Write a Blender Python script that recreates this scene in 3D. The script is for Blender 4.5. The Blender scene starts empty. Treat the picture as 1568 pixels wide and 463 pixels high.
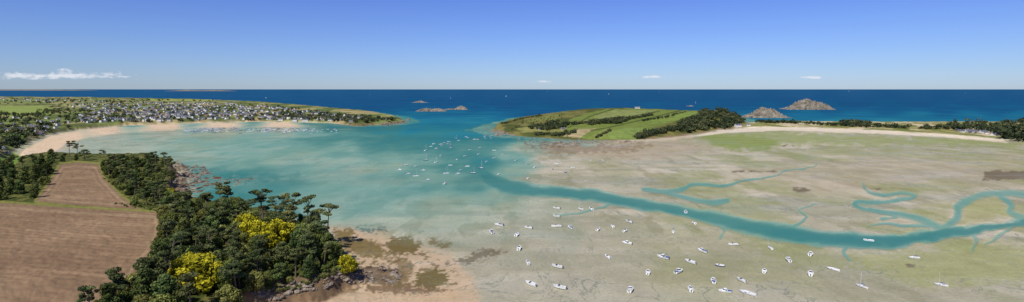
import bpy, math, random
import numpy as np
random.seed(7)
R = np.random.RandomState(11)
F, H, U0, VH = 850.0, 150.0, 784.0, 137.0     # survey constants: focal, drone height, principal column, horizon row
scene = bpy.context.scene
COL = scene.collection

def lin(c):
    out = []
    for x in c:
        x = x / 255.0
        out.append(x / 12.92 if x <= 0.04045 else ((x + 0.055) / 1.055) ** 2.4)
    return np.array(out)
def sst(a, b, x):
    t = np.clip((x - a) / (b - a), 0, 1)
    return t * t * (3 - 2 * t)
T = R.rand(256, 256)
def vn(x, y):
    xi = np.floor(x).astype(np.int64); yi = np.floor(y).astype(np.int64)
    fx = x - xi; fy = y - yi
    fx = fx * fx * (3 - 2 * fx); fy = fy * fy * (3 - 2 * fy)
    a = T[xi & 255, yi & 255]; b = T[(xi + 1) & 255, yi & 255]
    c = T[xi & 255, (yi + 1) & 255]; d = T[(xi + 1) & 255, (yi + 1) & 255]
    return (a * (1 - fx) + b * fx) * (1 - fy) + (c * (1 - fx) + d * fx) * fy
def fbm(x, y, o=4):
    s = 0; a = 0.5; t = 0
    for i in range(o):
        s = s + a * vn(x + 17.3 * i, y + 9.1 * i); t += a
        x = x * 2.03; y = y * 2.03; a *= 0.5
    return s / t
def ground(u, v, z=0.0):
    D = F * (H - z) / (v - VH)
    return ((u - U0) / F * D, D)
def sdf(poly, X, Y):
    P = np.array(poly, float)
    d = np.full(X.shape, 1e30); ins = np.zeros(X.shape, bool)
    n = len(P)
    for i in range(n):
        ax, ay = P[i]; bx, by = P[(i + 1) % n]
        ex, ey = bx - ax, by - ay
        t = np.clip(((X - ax) * ex + (Y - ay) * ey) / (ex * ex + ey * ey + 1e-12), 0, 1)
        d = np.minimum(d, (X - ax - t * ex) ** 2 + (Y - ay - t * ey) ** 2)
        if ay != by:
            c = ((ay > Y) != (by > Y)) & (X < (bx - ax) * (Y - ay) / (by - ay) + ax)
            ins ^= c
    d = np.sqrt(d)
    return np.where(ins, d, -d)
def seg_dist(line, X, Y):
    d = np.full(X.shape, 9.0)
    for i in range(len(line) - 1):
        ax, ay, aw = line[i]; bx, by, bw = line[i + 1]
        r = 40
        j0, j1 = np.searchsorted(us, min(ax, bx) - r), np.searchsorted(us, max(ax, bx) + r)
        if j1 <= j0: continue
        xx, yy = X[:, j0:j1], Y[:, j0:j1]
        ex, ey = bx - ax, by - ay
        t = np.clip(((xx - ax) * ex + (yy - ay) * ey) / (ex * ex + ey * ey + 1e-12), 0, 1)
        q = np.hypot(xx - ax - t * ex, yy - ay - t * ey) / (aw + (bw - aw) * t)
        d[:, j0:j1] = np.minimum(d[:, j0:j1], q)
    return d
def smooth_line(line, k=5):
    L = np.array(line, float); out = []
    P = np.vstack([2 * L[0] - L[1], L, 2 * L[-1] - L[-2]])
    for i in range(1, len(P) - 2):
        for j in range(k):
            t = j / k
            out.append(0.5 * ((2 * P[i]) + (-P[i-1] + P[i+1]) * t + (2*P[i-1] - 5*P[i] + 4*P[i+1] - P[i+2]) * t*t + (-P[i-1] + 3*P[i] - 3*P[i+1] + P[i+2]) * t**3))
    out.append(L[-1])
    return out

# ------------------------------------------------------------------ materials
def new_mat(name):
    m = bpy.data.materials.new(name); m.use_nodes = True
    nt = m.node_tree; nt.nodes.clear()
    out = nt.nodes.new('ShaderNodeOutputMaterial')
    return m, nt, out
class NB:
    def __init__(s, nt): s.nt = nt
    def n(s, t, **k):
        nd = s.nt.nodes.new(t)
        for a, b in k.items(): setattr(nd, a, b)
        return nd
    def put(s, sock, v):
        if isinstance(v, bpy.types.NodeSocket): s.nt.links.new(v, sock)
        else: sock.default_value = v
    def math(s, op, a, b=None, c=None, clamp=False):
        nd = s.n('ShaderNodeMath', operation=op); nd.use_clamp = clamp
        s.put(nd.inputs[0], a)
        if b is not None: s.put(nd.inputs[1], b)
        if c is not None: s.put(nd.inputs[2], c)
        return nd.outputs[0]
    def noise(s, vec, scale, detail=4, rough=0.55, dist=0.0):
        nd = s.n('ShaderNodeTexNoise'); s.put(nd.inputs['Vector'], vec)
        nd.inputs['Scale'].default_value = scale; nd.inputs['Detail'].default_value = detail
        nd.inputs['Roughness'].default_value = rough; nd.inputs['Distortion'].default_value = dist
        return nd.outputs['Fac']
    def mr(s, v, a, b, c, d, smooth=False):
        nd = s.n('ShaderNodeMapRange'); nd.clamp = True
        if smooth: nd.interpolation_type = 'SMOOTHSTEP'
        s.put(nd.inputs[0], v)
        for i, x in enumerate((a, b, c, d)): s.put(nd.inputs[i + 1], x)
        return nd.outputs[0]
    def mix(s, f, a, b, mode='MIX'):
        nd = s.n('ShaderNodeMix', data_type='RGBA', blend_type=mode)
        s.put(nd.inputs[0], f); s.put(nd.inputs[6], a); s.put(nd.inputs[7], b)
        return nd.outputs[2]
    def attr(s, name):
        nd = s.n('ShaderNodeAttribute'); nd.attribute_name = name
        return nd
def simple_mat(name, col, rough=0.6, spec=0.3, vary=0.25, scale=0.8, metallic=0):
    m, nt, out = new_mat(name); b = NB(nt)
    p = b.n('ShaderNodeBsdfPrincipled')
    tc = b.n('ShaderNodeTexCoord')
    nz = b.noise(tc.outputs['Object'], scale, 5)
    f = b.mr(nz, 0.3, 0.7, 1 - vary, 1 + vary * 0.5)
    oi = b.n('ShaderNodeObjectInfo')
    f2 = b.mr(oi.outputs['Random'], 0, 1, 0.9, 1.06)
    f = b.math('MULTIPLY', f, f2)
    c = b.n('ShaderNodeVectorMath', operation='SCALE'); c.inputs[0].default_value = col
    nt.links.new(f, c.inputs['Scale'])
    nt.links.new(c.outputs[0], p.inputs['Base Color'])
    p.inputs['Roughness'].default_value = rough
    p.inputs['Specular IOR Level'].default_value = spec
    p.inputs['Metallic'].default_value = metallic
    nt.links.new(p.outputs[0], out.inputs[0])
    return m
def foliage_mat(name, dark, light, objvar=0.3, alt=None):
    m, nt, out = new_mat(name); b = NB(nt)
    at = b.attr('tone')
    oi = b.n('ShaderNodeObjectInfo')
    tc = b.n('ShaderNodeTexCoord')
    nz = b.noise(tc.outputs['Object'], 0.35 if objvar else .012, 3)
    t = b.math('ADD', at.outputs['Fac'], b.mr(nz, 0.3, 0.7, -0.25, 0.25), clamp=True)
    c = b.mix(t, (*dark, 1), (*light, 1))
    if alt:
        r2 = b.math('FRACT', b.math('MULTIPLY', oi.outputs['Random'], 7.31)) if objvar else b.mr(nz, .35, .65, 0, 1)
        c = b.mix(b.mr(r2, .4, 1, 0, .9), c, b.mix(t, (*[x*.35 for x in alt], 1), (*alt, 1)))
    s = b.mr(oi.outputs['Random'], 0, 1, 1 - objvar, 1 + objvar)
    sc = b.n('ShaderNodeVectorMath', operation='SCALE'); nt.links.new(c, sc.inputs[0]); nt.links.new(s, sc.inputs['Scale'])
    d = b.n('ShaderNodeBsdfDiffuse'); nt.links.new(sc.outputs[0], d.inputs[0])
    tr = b.n('ShaderNodeBsdfTranslucent'); nt.links.new(sc.outputs[0], tr.inputs[0])
    mx = b.n('ShaderNodeMixShader'); mx.inputs[0].default_value = 0.22
    nt.links.new(d.outputs[0], mx.inputs[1]); nt.links.new(tr.outputs[0], mx.inputs[2])
    nt.links.new(mx.outputs[0], out.inputs[0])
    return m

def np_mesh(name, V, Q, mats, midx=None, attrs=None, smooth=False):
    me = bpy.data.meshes.new(name)
    nV, nQ, k = len(V), len(Q), Q.shape[1]
    me.vertices.add(nV); me.vertices.foreach_set('co', np.ascontiguousarray(V, dtype=np.float32).ravel())
    me.loops.add(nQ * k); me.loops.foreach_set('vertex_index', np.ascontiguousarray(Q, dtype=np.int32).ravel())
    me.polygons.add(nQ)
    me.polygons.foreach_set('loop_start', np.arange(0, nQ * k, k, dtype=np.int32))
    try: me.polygons.foreach_set('loop_total', np.full(nQ, k, dtype=np.int32))
    except Exception: pass
    for m in mats: me.materials.append(m)
    if midx is not None: me.polygons.foreach_set('material_index', np.ascontiguousarray(midx, dtype=np.int32))
    me.polygons.foreach_set('use_smooth', np.full(nQ, smooth, dtype=bool))
    for an, (dom, kind, data) in (attrs or {}).items():
        a = me.attributes.new(an, kind, dom)
        if kind == 'FLOAT_COLOR':
            d = np.ones((len(data), 4), np.float32); d[:, :3] = data
            a.data.foreach_set('color', d.ravel())
        else:
            a.data.foreach_set('value', np.ascontiguousarray(data, dtype=np.float32))
    me.update(calc_edges=True)
    return me
def add_obj(name, me, loc=(0, 0, 0), rot=(0, 0, 0), sc=(1, 1, 1), parent=None):
    o = bpy.data.objects.new(name, me); COL.objects.link(o)
    o.location = loc; o.rotation_euler = rot; o.scale = sc
    if parent: o.parent = parent
    return o

# ------------------------------------------------------------------ terrain grid
us = np.arange(-330, 1900, 1.8)
vs = np.concatenate([[137.12, 137.3, 137.7, 138.3], np.arange(139.2, 150, 0.9), np.arange(150, 215, 0.6), np.arange(215, 465, 1.0), np.arange(465, 600, 3)])[::-1]
U, V = np.meshgrid(us, vs)
D = F * H / (V - VH)
X = (U - U0) / F * D; Y = D
nr, nc = U.shape

# sea-bed depth from soundings (u, v, depth)
S = []
for u in range(-400, 2000, 90):
    S += [(u, 138, 26), (u, 146, 24), (u, 156, 20)]
for u in range(640, 2000, 90): S.append((u, 166, 16))
for u in range(1160, 2000, 80): S.append((u, 178, 9))
S += [(640,176,9),(700,176,10),(740,178,8),(690,186,6),(640,190,4.5),(720,190,5.5),(600,200,3),(650,205,3.3),(700,203,4),(735,200,4),
 (540,205,1.7),(480,208,1.2),(400,207,0.8),(320,205,.45),(240,208,.3),(170,213,.25),(200,225,.4),(280,225,.6),(360,225,.9),(450,225,1.0),(520,222,1.3),(580,222,1.8),
 (640,225,1.8),(690,222,2.4),(730,220,2.6),(750,212,2.4),(250,245,.6),(310,245,.8),(360,250,1.1),(420,245,.8),(480,245,.7),(540,242,.9),(590,240,1.0),(600,255,.75),(560,258,.7),
 (650,240,1.5),(700,240,2.2),(735,245,2.5),(350,265,1.5),(400,268,1.4),(450,272,1.2),(500,275,1.0),(540,285,1.0),(590,285,.9),(640,270,1.1),(690,275,1.4),(725,285,1.5),
 (330,285,1.4),(400,295,1.5),(430,305,1.4),(480,310,1.0),(520,325,.8),(570,320,.8),(620,320,.65),(670,315,.6),(720,310,.6),(560,345,.4),(600,345,.4),(650,350,.32),(690,340,.35),
 (740,330,.3),(780,320,.3),(830,318,.22),(880,315,.14),(700,365,.16),(750,355,.16),(800,345,.14),(850,345,.07),(920,340,-.05),(640,368,.08),(690,390,-.05),(760,385,.02),(820,375,.0),
 (760,430,-.2),(700,430,-.4),(560,375,-.6),(530,362,-.4),(600,400,-.6),(620,440,-.7),(500,400,-1),(850,420,-.2),(900,460,-.25),(760,460,-.3),(650,470,-.7),(580,357,.0),
 (800,228,.5),(780,240,1.0),(790,262,.8),(760,300,.6),(820,275,.1),(850,265,-.15),(840,245,-.05),(860,230,-.3),(900,270,-.3),(830,285,.1),(870,285,-.1),
 (930,285,-.3),(1000,270,-.3),(900,240,-.35),(980,240,-.35),(90,215,-.8),(60,225,-1),(95,212,-1),(112,222,0.1),(70,240,-.4),(95,238,.35),(85,228,.0),(160,200,-.3),(150,208,.2),(130,220,.35),(140,228,.45),(125,235,.5),(250,194,-.4),(340,193,-.4),(430,193,-.4),(250,199,.15),(340,198,.2),(430,198,.3),(160,236,.45),(200,240,.5)]
for u in range(960, 2000, 80):
    for v in (225, 255, 285, 315, 345, 375, 405, 435, 465, 520): S.append((u, v, -.3))
for u in range(1080, 2000, 30):
    for dv in (0, 6, 13): S.append((u, (203 if u < 1350 else 203 + (u-1350)*.08) + dv, -.3 if u > 1100 or dv > 4 else -.2))
for u in range(960, 1090, 25): S += [(u, 219, -.35), (u, 228, -.35)]
for u in (800, 870, 940): S += [(u, 500, -.3), (u, 560, -.3)]
for u in range(-300, 700, 120): S += [(u, 520, -.8), (u, 590, -.8)]
num = np.zeros(U.shape); den = np.zeros(U.shape)
for (a, b, d) in S:
    w = 1.0 / (((U - a) ** 2 + ((V - b) * 2.6) ** 2) + 60.0) ** 1.75
    num += w * d; den += w
depth = num / den
nb = fbm(X / 60, Y / 140, 5); nb2 = fbm(X / 14 + 40, Y / 30, 4)
depth = depth + (nb - 0.5) * np.clip(np.abs(depth) * 0.8 + 0.12, 0, 3) + (nb2 - 0.5) * 0.10
wob = (fbm(U / 26, V / 9, 4) - .5)
wvar = 0.72 + 0.6 * fbm(X / 45 + 11, Y / 70, 3)
chan = smooth_line([(728,225,10),(726,245,13),(742,268,13),(768,283,13),(820,291,10),(900,299,9),(980,312,9),(1060,327,10),(1140,346,12),(1220,360,14),(1300,368,13),(1380,368,11),(1440,357,11),(1500,350,7),(1568,341,7),(1700,330,7),(1900,320,6)])
small = [smooth_line(l) for l in [
 [(985,290,3),(1020,293,3.8),(1046,289,3.8),(1062,282,3.6),(1092,285,3.2),(1108,285,2.8),(1125,280,2.2),(1150,275,1.8),(1190,268,1.2)],
 [(1008,292,3),(1035,299,3.2),(1070,307,3.6),(1095,311,3.6),(1116,307,3.4)],
 [(1323,282,1.9),(1330,294,2.2),(1352,298,2.6),(1388,296,2.6),(1401,301,2.6),(1376,306,3),(1340,309,3.6),(1308,310,3.6),(1322,320,4),(1368,326,5),(1410,336,6),(1440,350,7)],
 [(1440,352,8),(1464,332,7),(1470,314,6),(1496,301,5.5),(1530,296,5),(1572,299,5),(1650,310,4)],
 [(1528,297,5),(1546,312,5),(1549,326,5),(1575,334,4),(1640,333,3)],
 [(1300,372,5),(1293,385,3.5),(1300,398,1.8)],
 [(1480,352,3.5),(1495,368,2.4),(1489,385,1.4)],
 [(1090,340,2.4),(1108,352,1.8),(1100,366,1.2)],
 [(955,302,1.8),(925,316,1.6),(890,325,1.4),(850,329,1.4)],
 [(1420,345,3.5),(1385,346,2.4),(1352,341,2),(1330,346,1.3)],
 [(1330,318,2.4),(1345,326,2.2),(1372,331,2),(1350,336,1.4)],
 [(1190,268,1.2),(1200,262,1.2),(1235,259,1),(1250,252,.9)],
 [(1560,343,3),(1528,362,2),(1508,374,1.4)],
 [(1200,356,3),(1235,335,1.6),(1225,322,1.2),(1250,312,1)]]]
q = seg_dist(chan, U + wob * 18, V + wob * 9) / wvar
depth = np.maximum(depth, 2.3 * (1 - sst(0.3, 1.4, q)) - 0.3)
for l in small:
    q = seg_dist(l, U + wob * 9, V + wob * 5) / wvar
    depth = np.maximum(depth, 1.4 * (1 - sst(0.35, 1.5, q)) - 0.3)
Z = -depth

# land masses ------------------------------------------------------
def W(poly, z=0.0): return [ground(u, v, z) for (u, v) in poly]
main_poly = W([(-900,320),(20,300),(26,242),(42,224),(75,209),(125,199),(200,192.5),(300,189),(400,187),(500,189),(545,193.5),(600,191),(624,187.5),(612,180),(565,172),(480,164),(400,157),(300,153),(150,150),(0,148.5),(-900,148.5)])
sdm = sdf(main_poly, X, Y) + (fbm(X/50, Y/50, 4) - .5) * 40
ZM = 17 * sst(0, 45, sdm) + 9 * sst(150, 1200, sdm) + 5 * (fbm(X/300, Y/300, 3)-.5)*sst(0,200,sdm) - 2
HP = 15.0
head_poly = W([(-500,600),(-500,232),(0,246),(40,236),(78,231),(115,233),(150,235),(232,234),(262,243),(272,258),(266,275),(272,292),(305,301),(350,308),(410,317),(450,329),(500,346),(520,360),(514,376),(542,398),(545,408),(508,424),(440,436),(380,450),(330,470),(290,520),(270,600)], HP)
sdh = sdf(head_poly, X, Y) + (fbm(X/14, Y/14, 4) - .5) * 14
ZH = (HP + 2*(fbm(X/80, Y/80, 2)-.5)) * sst(-4, 12, sdh) + 2.0 * sst(-22, -4, sdh) * (fbm(X/5, Y/5, 3)) - 2 * (1 - sst(-30, -15, sdh))
isl_poly = W([(741,199),(760,203),(785,209),(830,212),(880,215),(940,215),(1000,212),(1050,207),(1100,200),(1145,194),(1155,187),(1120,180),(1050,176),(960,174),(870,176),(800,181),(765,190)])
sdi = sdf(isl_poly, X, Y) + (fbm(X/60, Y/60, 4) - .5) * 60
ridge_u = [700,745,765,790,830,860,900,950,1010,1060,1085,1110,1130,1150,1170]
ridge_v = [200,197,186,180,175,171,167,165,167,169,169,168,176,187,195]
back_v = np.interp(U, [740,765,800,870,960,1050,1120,1155], [199,190,181,176,174,176,180,187])
front_v = np.interp(U, [741,760,785,830,880,940,1000,1050,1100,1145], [199,203,209,212,215,215,212,207,200,194])
Db = F*H/(back_v - VH) * 0.90; Df = F*H/(front_v - VH)
hb = np.clip(H - (np.interp(U, ridge_u, ridge_v) - VH) * Db / F, 4, 70)
tt = np.clip((D - Df) / np.maximum(Db - Df, 60), 0, 1.15)
ZI = (7 + (hb - 7) * tt ** 0.85 + 5*(fbm(X/120, Y/120, 3)-.5)) * sst(0, 60, sdi) * (1 - 0.9*sst(1.02, 1.15, tt)) - 1.5
spit_poly = W([(1060,208.5),(1100,202),(1150,197),(1250,198.5),(1350,203),(1440,209),(1525,216.5),(1560,222),(1640,232),(1900,250),(1900,186),(1568,187),(1450,187),(1300,187),(1200,186),(1140,188),(1110,190)])
sds = sdf(spit_poly, X, Y) + (fbm(X/40, Y/40, 4) - .5) * 24
ZS = 6 * sst(0, 50, sds) + 3*(fbm(X/60, Y/60, 3)-.5)*sst(20,90,sds) + 8*sst(1480,1600,U)*sst(20,150,sds) - 1.0
Z = np.where(sdm > -60, np.maximum(Z, ZM), Z)
Z = np.where(sdh > -40, np.maximum(Z, ZH), Z)
Z = np.where(sdi > -60, np.maximum(Z, ZI), Z)
Z = np.where(sds > -30, np.maximum(Z, ZS), Z)
rocks_px = [[(272,250),(312,256),(330,268),(395,272),(372,281),(330,284),(300,300),(268,296)],
            [(745,203),(790,211),(850,213),(960,216),(985,218),(900,221),(870,226),(840,229),(805,224),(800,217),(750,210)],
            [(545,412),(580,408),(606,414),(620,428),(596,436),(560,434)],
            [(380,445),(440,432),(500,424),(545,420),(560,432),(500,440),(450,452),(400,462)],
            [(545,193),(600,190),(626,187),(632,189),(600,194),(560,196)]]
RAG = (fbm(U/8, V/3.5, 4)-.5)*2
RAG2 = (fbm(U/4+9, V/2.2, 4)-.5)*2
rock_mask = np.zeros(U.shape)
rn = fbm(X/6, Y/9, 4)
for i, p in enumerate(rocks_px):
    m = sst(-3, 4, sdf(p, U, V) + RAG*6)
    rock_mask = np.maximum(rock_mask, m * (.75 if i == 1 else 1))
Z = Z + rock_mask * np.clip((rn - .42) * 9, -.3, 3) * (Z < 6)

VS_ = VH + F * (H - Z) / D       # sight line row of each vertex from the survey point
gr_y = np.gradient(Z, axis=0) / (np.gradient(Y, axis=0) - 1e-9)
gr_x = np.gradient(Z, axis=1) / (np.gradient(X, axis=1) + 1e-9)
slope = np.hypot(gr_x, gr_y)

def seen(u, v):
    c = int(np.clip(round((u - us[0]) / 1.8), 0, nc - 1))
    col = VS_[:, c]
    idx = np.argmax(col <= v)
    if idx == 0: idx = 1
    v0, v1 = col[idx - 1], col[idx]
    t = 0 if v0 == v1 else min(max((v0 - v) / (v0 - v1), 0), 1)
    d = D[idx - 1, c] + t * (D[idx, c] - D[idx - 1, c])
    z = Z[idx - 1, c] + t * (Z[idx, c] - Z[idx - 1, c])
    return ((u - U0) / F * d, d, z)

# ------------------------------------------------------------------ ground colours
ALB = 0.90
C = np.zeros(U.shape + (3,))
C[:] = lin((188, 180, 152)) * ALB
def paint(mask, col, k=ALB):
    global C
    C += (lin(col) * k - C) * mask[..., None]
big = fbm(X/170+5, Y/170, 4); mid = fbm(X/30, Y/55+3, 4); fine = fbm(X/7, Y/12, 3)
strk = fbm(X/160 + Y/400, Y/60 + 3, 5)
paint(sst(.42, .62, big) * .6, (204, 192, 162))
paint(sst(.50, .66, fbm(X/90, Y/260+9, 4)) * .6, (166, 164, 124))
paint(sst(.5, .66, mid) * .4, (168, 160, 132))
paint(sst(.52, .62, strk) * .5, (150, 150, 122))
paint(sst(.55, .66, fbm(X/22+50, Y/60+3, 5)) * .45, (134, 132, 92))
paint(sst(.50, .62, fbm(X/70+80, Y/110+3, 5)) * sst(900, 1100, U) * .5, (150, 156, 96))
def P(poly, col, soft=3, rag=6, amt=1.0, use=None, sc=1.0):
    s = sdf(poly, U, use if use is not None else VS_)
    paint(amt * sst(-soft, soft, s + (RAG if sc == 1.0 else RAG2)*rag), col)
P([(780,330),(900,340),(1050,370),(1250,400),(1420,400),(1568,380),(1900,380),(1900,600),(700,600),(720,400)], (170,164,138), 30, 20, .5)
P([(1300,395),(1480,370),(1600,380),(1600,430),(1400,440)], (162,164,104), 14, 16, .7)
P([(1000,375),(1200,400),(1260,440),(1000,430)], (160,158,112), 14, 16, .45)
P([(1130,370),(1250,385),(1330,410),(1230,410)], (152,156,100), 8, 16, .5)
P([(1480,305),(1530,300),(1545,330),(1470,345)], (170,168,110), 6, 5, .7)
P([(1400,315),(1455,310),(1450,335),(1400,325)], (160,162,104), 6, 8, .5)
P([(1090,205),(1200,203),(1480,212),(1560,224),(1300,222),(1190,222),(1160,232),(1090,225)], (154,160,98), 4, 8, .8)
P([(1075,208),(1140,206),(1190,214),(1180,230),(1130,228),(1090,220)], (138,152,78), 4, 6, .75)
P([(1240,228),(1330,226),(1300,232)], (156,156,112), 2, 4, .6)
P([(1130,262),(1320,240),(1560,240),(1568,290),(1400,280),(1250,300)], (190,172,142), 12, 14, .4)
P([(880,222),(1060,214),(1100,230),(980,246),(880,240)], (184,164,136), 6, 8, .6)
P([(860,222),(940,224),(1000,222),(960,232),(870,236),(800,228)], (138,116,84), 3, 8, .6, None, 2)
for (a,b,c_,d_) in [(1215,289,1242,294),(1506,262,1580,276),(1330,288,1350,291),(1200,222,1215,224),(1120,262,1190,264),(1388,405,1400,409)]:
    P([(a,b),(c_,b),(c_,d_),(a,d_)], (116,102,80), 1.6, 4, .85)
# beaches
P([(22,246),(40,228),(75,210),(125,199),(200,192.5),(300,189),(400,187),(520,190),(560,195),(470,196.5),(400,195),(330,196),(260,199.5),(180,204.5),(130,212),(100,221),(84,233),(76,240)], (228,200,162), 1.2, 1.2, 1, V)
P([(1060,208),(1100,201),(1150,195.5),(1250,196),(1350,200),(1440,205),(1530,212),(1545,219),(1450,211),(1350,205.5),(1200,200),(1110,204),(1060,210)], (230,214,184), 1, 1, 1, V)
P([(940,212),(1000,210),(1060,206),(1060,211),(1000,217),(940,220)], (214,194,162), 2, 3, .7, V)
P([(500,346),(545,352),(590,362),(640,374),(690,392),(722,425),(735,463),(760,600),(250,600),(300,480),(400,445),(520,420),(545,405),(510,380),(520,362)], (206,178,142), 9, 8, .85, V)
P([(560,440),(640,432),(700,440),(700,463),(560,463)], (204,174,134), 5, 6, .6, V)
for p, c_ in [([(588,372),(600,365),(630,364),(645,374),(636,388),(612,391),(596,386)], (112,96,50)),
           ([(512,352),(536,352),(548,366),(578,372),(592,386),(586,396),(556,396),(528,382),(514,368)], (124,106,60)),
           ([(640,418),(660,412),(684,418),(686,434),(664,444),(640,440),(634,430)], (108,96,52)),
           ([(545,412),(580,408),(606,414),(620,428),(596,436),(560,434)], (100,88,68)),
           ([(600,396),(625,398),(632,412),(626,434),(608,440),(612,420)], (140,118,80)),
           ([(560,440),(590,436),(640,440),(690,446),(640,450),(570,448)], (128,104,74)),
           ([(700,400),(735,383),(775,384),(740,396),(708,406)], (124,112,88)),
           ([(545,348),(590,348),(592,354),(560,356)], (100,110,98)),
           ([(655,366),(690,372),(684,380),(660,374)], (130,112,70)),
           ([(420,432),(480,436),(545,425),(560,438),(470,452),(400,458)], (120,98,74))]:
    P(p, c_, 3, 9, .92, V, 1.6)
paint(sst(-2, 6, sdf([(500,352),(560,366),(700,392),(705,440),(560,452),(380,458),(500,420),(520,380)], U, V)) * sst(.58, .68, fbm(X/4, Y/7, 3)) * .8, (120, 104, 70))
for p in [[(285,254),(330,258),(400,268),(458,266),(420,274),(350,278),(300,272)], [(300,280),(340,288),(400,300),(440,322),(380,318),(310,302)], [(395,300),(430,310),(470,330),(500,342),(440,330)]]:
    P(p, (44, 56, 56), 5, 8, .9, V)
P([(120,196),(500,193),(620,192),(500,198),(200,206)], (160,150,120), 2, 3, .15, V)
P([(485,198),(515,196),(520,200),(500,202)], (70,75,60), 1, 2, .8, V)
paint(rock_mask * sst(.35, .55, rn) , (128, 108, 86))
paint(rock_mask * sst(.55, .7, rn) * .8, (76, 66, 54))
land_m = sst(4, 26, sdm)
paint(land_m, (96, 106, 58))
paint(land_m * sst(.5, .6, fbm(X/90, Y/160, 3)) * .8, (132, 144, 78))
paint(land_m * sst(.56, .62, fbm(X/110+7, Y/260, 2)) * .7, (186, 166, 118))
for p, c_ in [([(0,163),(60,162),(92,168),(78,176),(0,178)], (142,156,80)), ([(0,152),(90,153),(80,158),(0,158)], (130,140,80)), ([(0,206),(40,206),(46,213),(10,222),(0,222)], (122,142,68)),
              ([(78,158),(120,160),(150,163),(110,165)], (164,160,100)), ([(230,152),(330,152),(330,155),(230,155)], (160,164,84)), ([(440,170),(500,172),(480,176),(430,174)], (130,140,80)), ([(130,176),(170,176),(160,182),(125,181)],(150,146,84))]:
    P(p, c_, 1, 1.5)
paint(sst(-2, 6, sdm) * (1 - sst(10, 26, sdm)) * sst(500, 540, U), (132, 106, 80))
hm = sst(-8, -1, sdh)
paint(hm, (138, 112, 82))
paint(hm * sst(.5, .65, fine), (96, 78, 58))
paint(sst(3, 12, sdh), (78, 86, 42))
paint(sst(3, 12, sdh) * sst(.5, .62, fine), (114, 112, 60))
F1 = [(-400,300),(0,311),(110,318.5),(243,326),(247,345),(241,375),(216,405),(192,440),(150,470),(120,600),(-500,600)]
F2 = [(55,308),(76,280),(93,252),(120,249),(150,252),(158,272),(184,300),(214,321),(115,314.5)]
s1 = sdf(F1, U, VS_); s2 = sdf(F2, U, VS_)
field = np.maximum(sst(-1.2, 1.2, s1), sst(-1.2, 1.2, s2)) * (sdh > 2)
paint(np.maximum(sst(-5, -2, s1), sst(-4, -2, s2)) * (1 - field) * (sdh > 2), (134, 134, 70))
paint(field, (142, 116, 88))
paint(field * sst(.4, .65, fbm(X/60, Y/60, 3)) * .5, (154, 128, 98))
paint(field * sst(.5, .66, fbm(X/130+3, Y/50, 3)) * .35, (128, 104, 80))
paint(field * (1-sst(1.5, 3.0, np.abs(s1-7))) * .5, (172, 146, 112))
paint(field * (1-sst(.7, 1.8, np.abs(s2-5))) * .5, (172, 148, 114))
paint(field * (1-sst(.7, 1.8, np.abs(s2-12))) * .3, (172, 148, 114))
P([(0,234),(22,234),(34,242),(20,254),(0,256)], (120,146,66), 1, 2)
P([(236,382),(246,376),(250,392),(225,420),(205,440),(200,432)], (198,166,122), 2, 2, .9)
im = sst(0, 30, sdi)
paint(sst(-25, 2, sdi), (150, 126, 98))
paint(im, (112, 110, 58))
paint(im * sst(.45, .6, fbm(X/40, Y/90, 4)) * .7, (138, 130, 74))
paint(im * sst(.52, .62, fbm(X/60+30, Y/120, 4)) * .85, (80, 88, 44))
for p, c_ in [([(864,186),(900,174),(930,167),(1000,167),(1070,170),(1048,182),(1000,196),(985,214),(900,214),(870,206)], (122, 136, 64)),
              ([(905,178),(940,169),(1010,169),(985,177),(930,186)], (142, 150, 86)), ([(985,186),(1040,172),(1070,172),(1048,182),(1010,190)], (130, 148, 70)),
              ([(930,205),(955,196),(985,196),(975,212),(935,214)], (132, 150, 76)), ([(860,208),(882,197),(912,197),(888,211)], (188, 170, 124)), ([(905,209),(930,196),(940,200),(918,213)], (142, 150, 80)),
              ([(790,197),(840,190),(868,194),(862,202),(800,203)], (152, 150, 86)), ([(800,188),(840,176),(865,176),(850,184)], (126, 130, 68)), ([(868,190),(900,184),(960,182),(900,190)], (150, 148, 86))]:
    P(p, c_, .8, 1.2)
for l in [[(870,196),(905,178),(940,167)], [(930,186),(1010,170)], [(905,200),(930,196),(1000,180),(1048,168)], [(868,208),(885,197)]]:
    pl = [(a, b_, 1.0) for a, b_ in l]
    paint(im * (1 - sst(.6, 1.3, seg_dist(pl, U, VS_))) * .7, (64, 74, 38))
paint(im * sst(.5, .64, fbm(X/16, Y/40, 4)) * .35, (92, 98, 50))
sm = sst(30, 70, sds) * (VS_ < 230) * (1 - im)
paint(sm, (158, 150, 94)); paint(sm * sst(.45, .6, fbm(X/30, Y/70, 4)), (116, 124, 62)); paint(sm * sst(.6, .68, fbm(X/50+3, Y/90, 3)), (212, 194, 155))
paint(sst(.45, .9, slope) * (Z > 1.2) * (D < 4000) * .85 * (1-field), (124, 102, 78))
C = np.clip(C, 0.01, 0.8)
flat = ((Z > -0.4) & (Z < 0.9)).astype(float) * (sdh < -10) * (sdm < -5) * (sdi < -5)

idx = np.arange(nr * nc).reshape(nr, nc)
Q = np.stack([idx[:-1, :-1], idx[:-1, 1:], idx[1:, 1:], idx[1:, :-1]], -1).reshape(-1, 4)
Vv = np.stack([X, Y, Z], -1).reshape(-1, 3)

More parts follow.
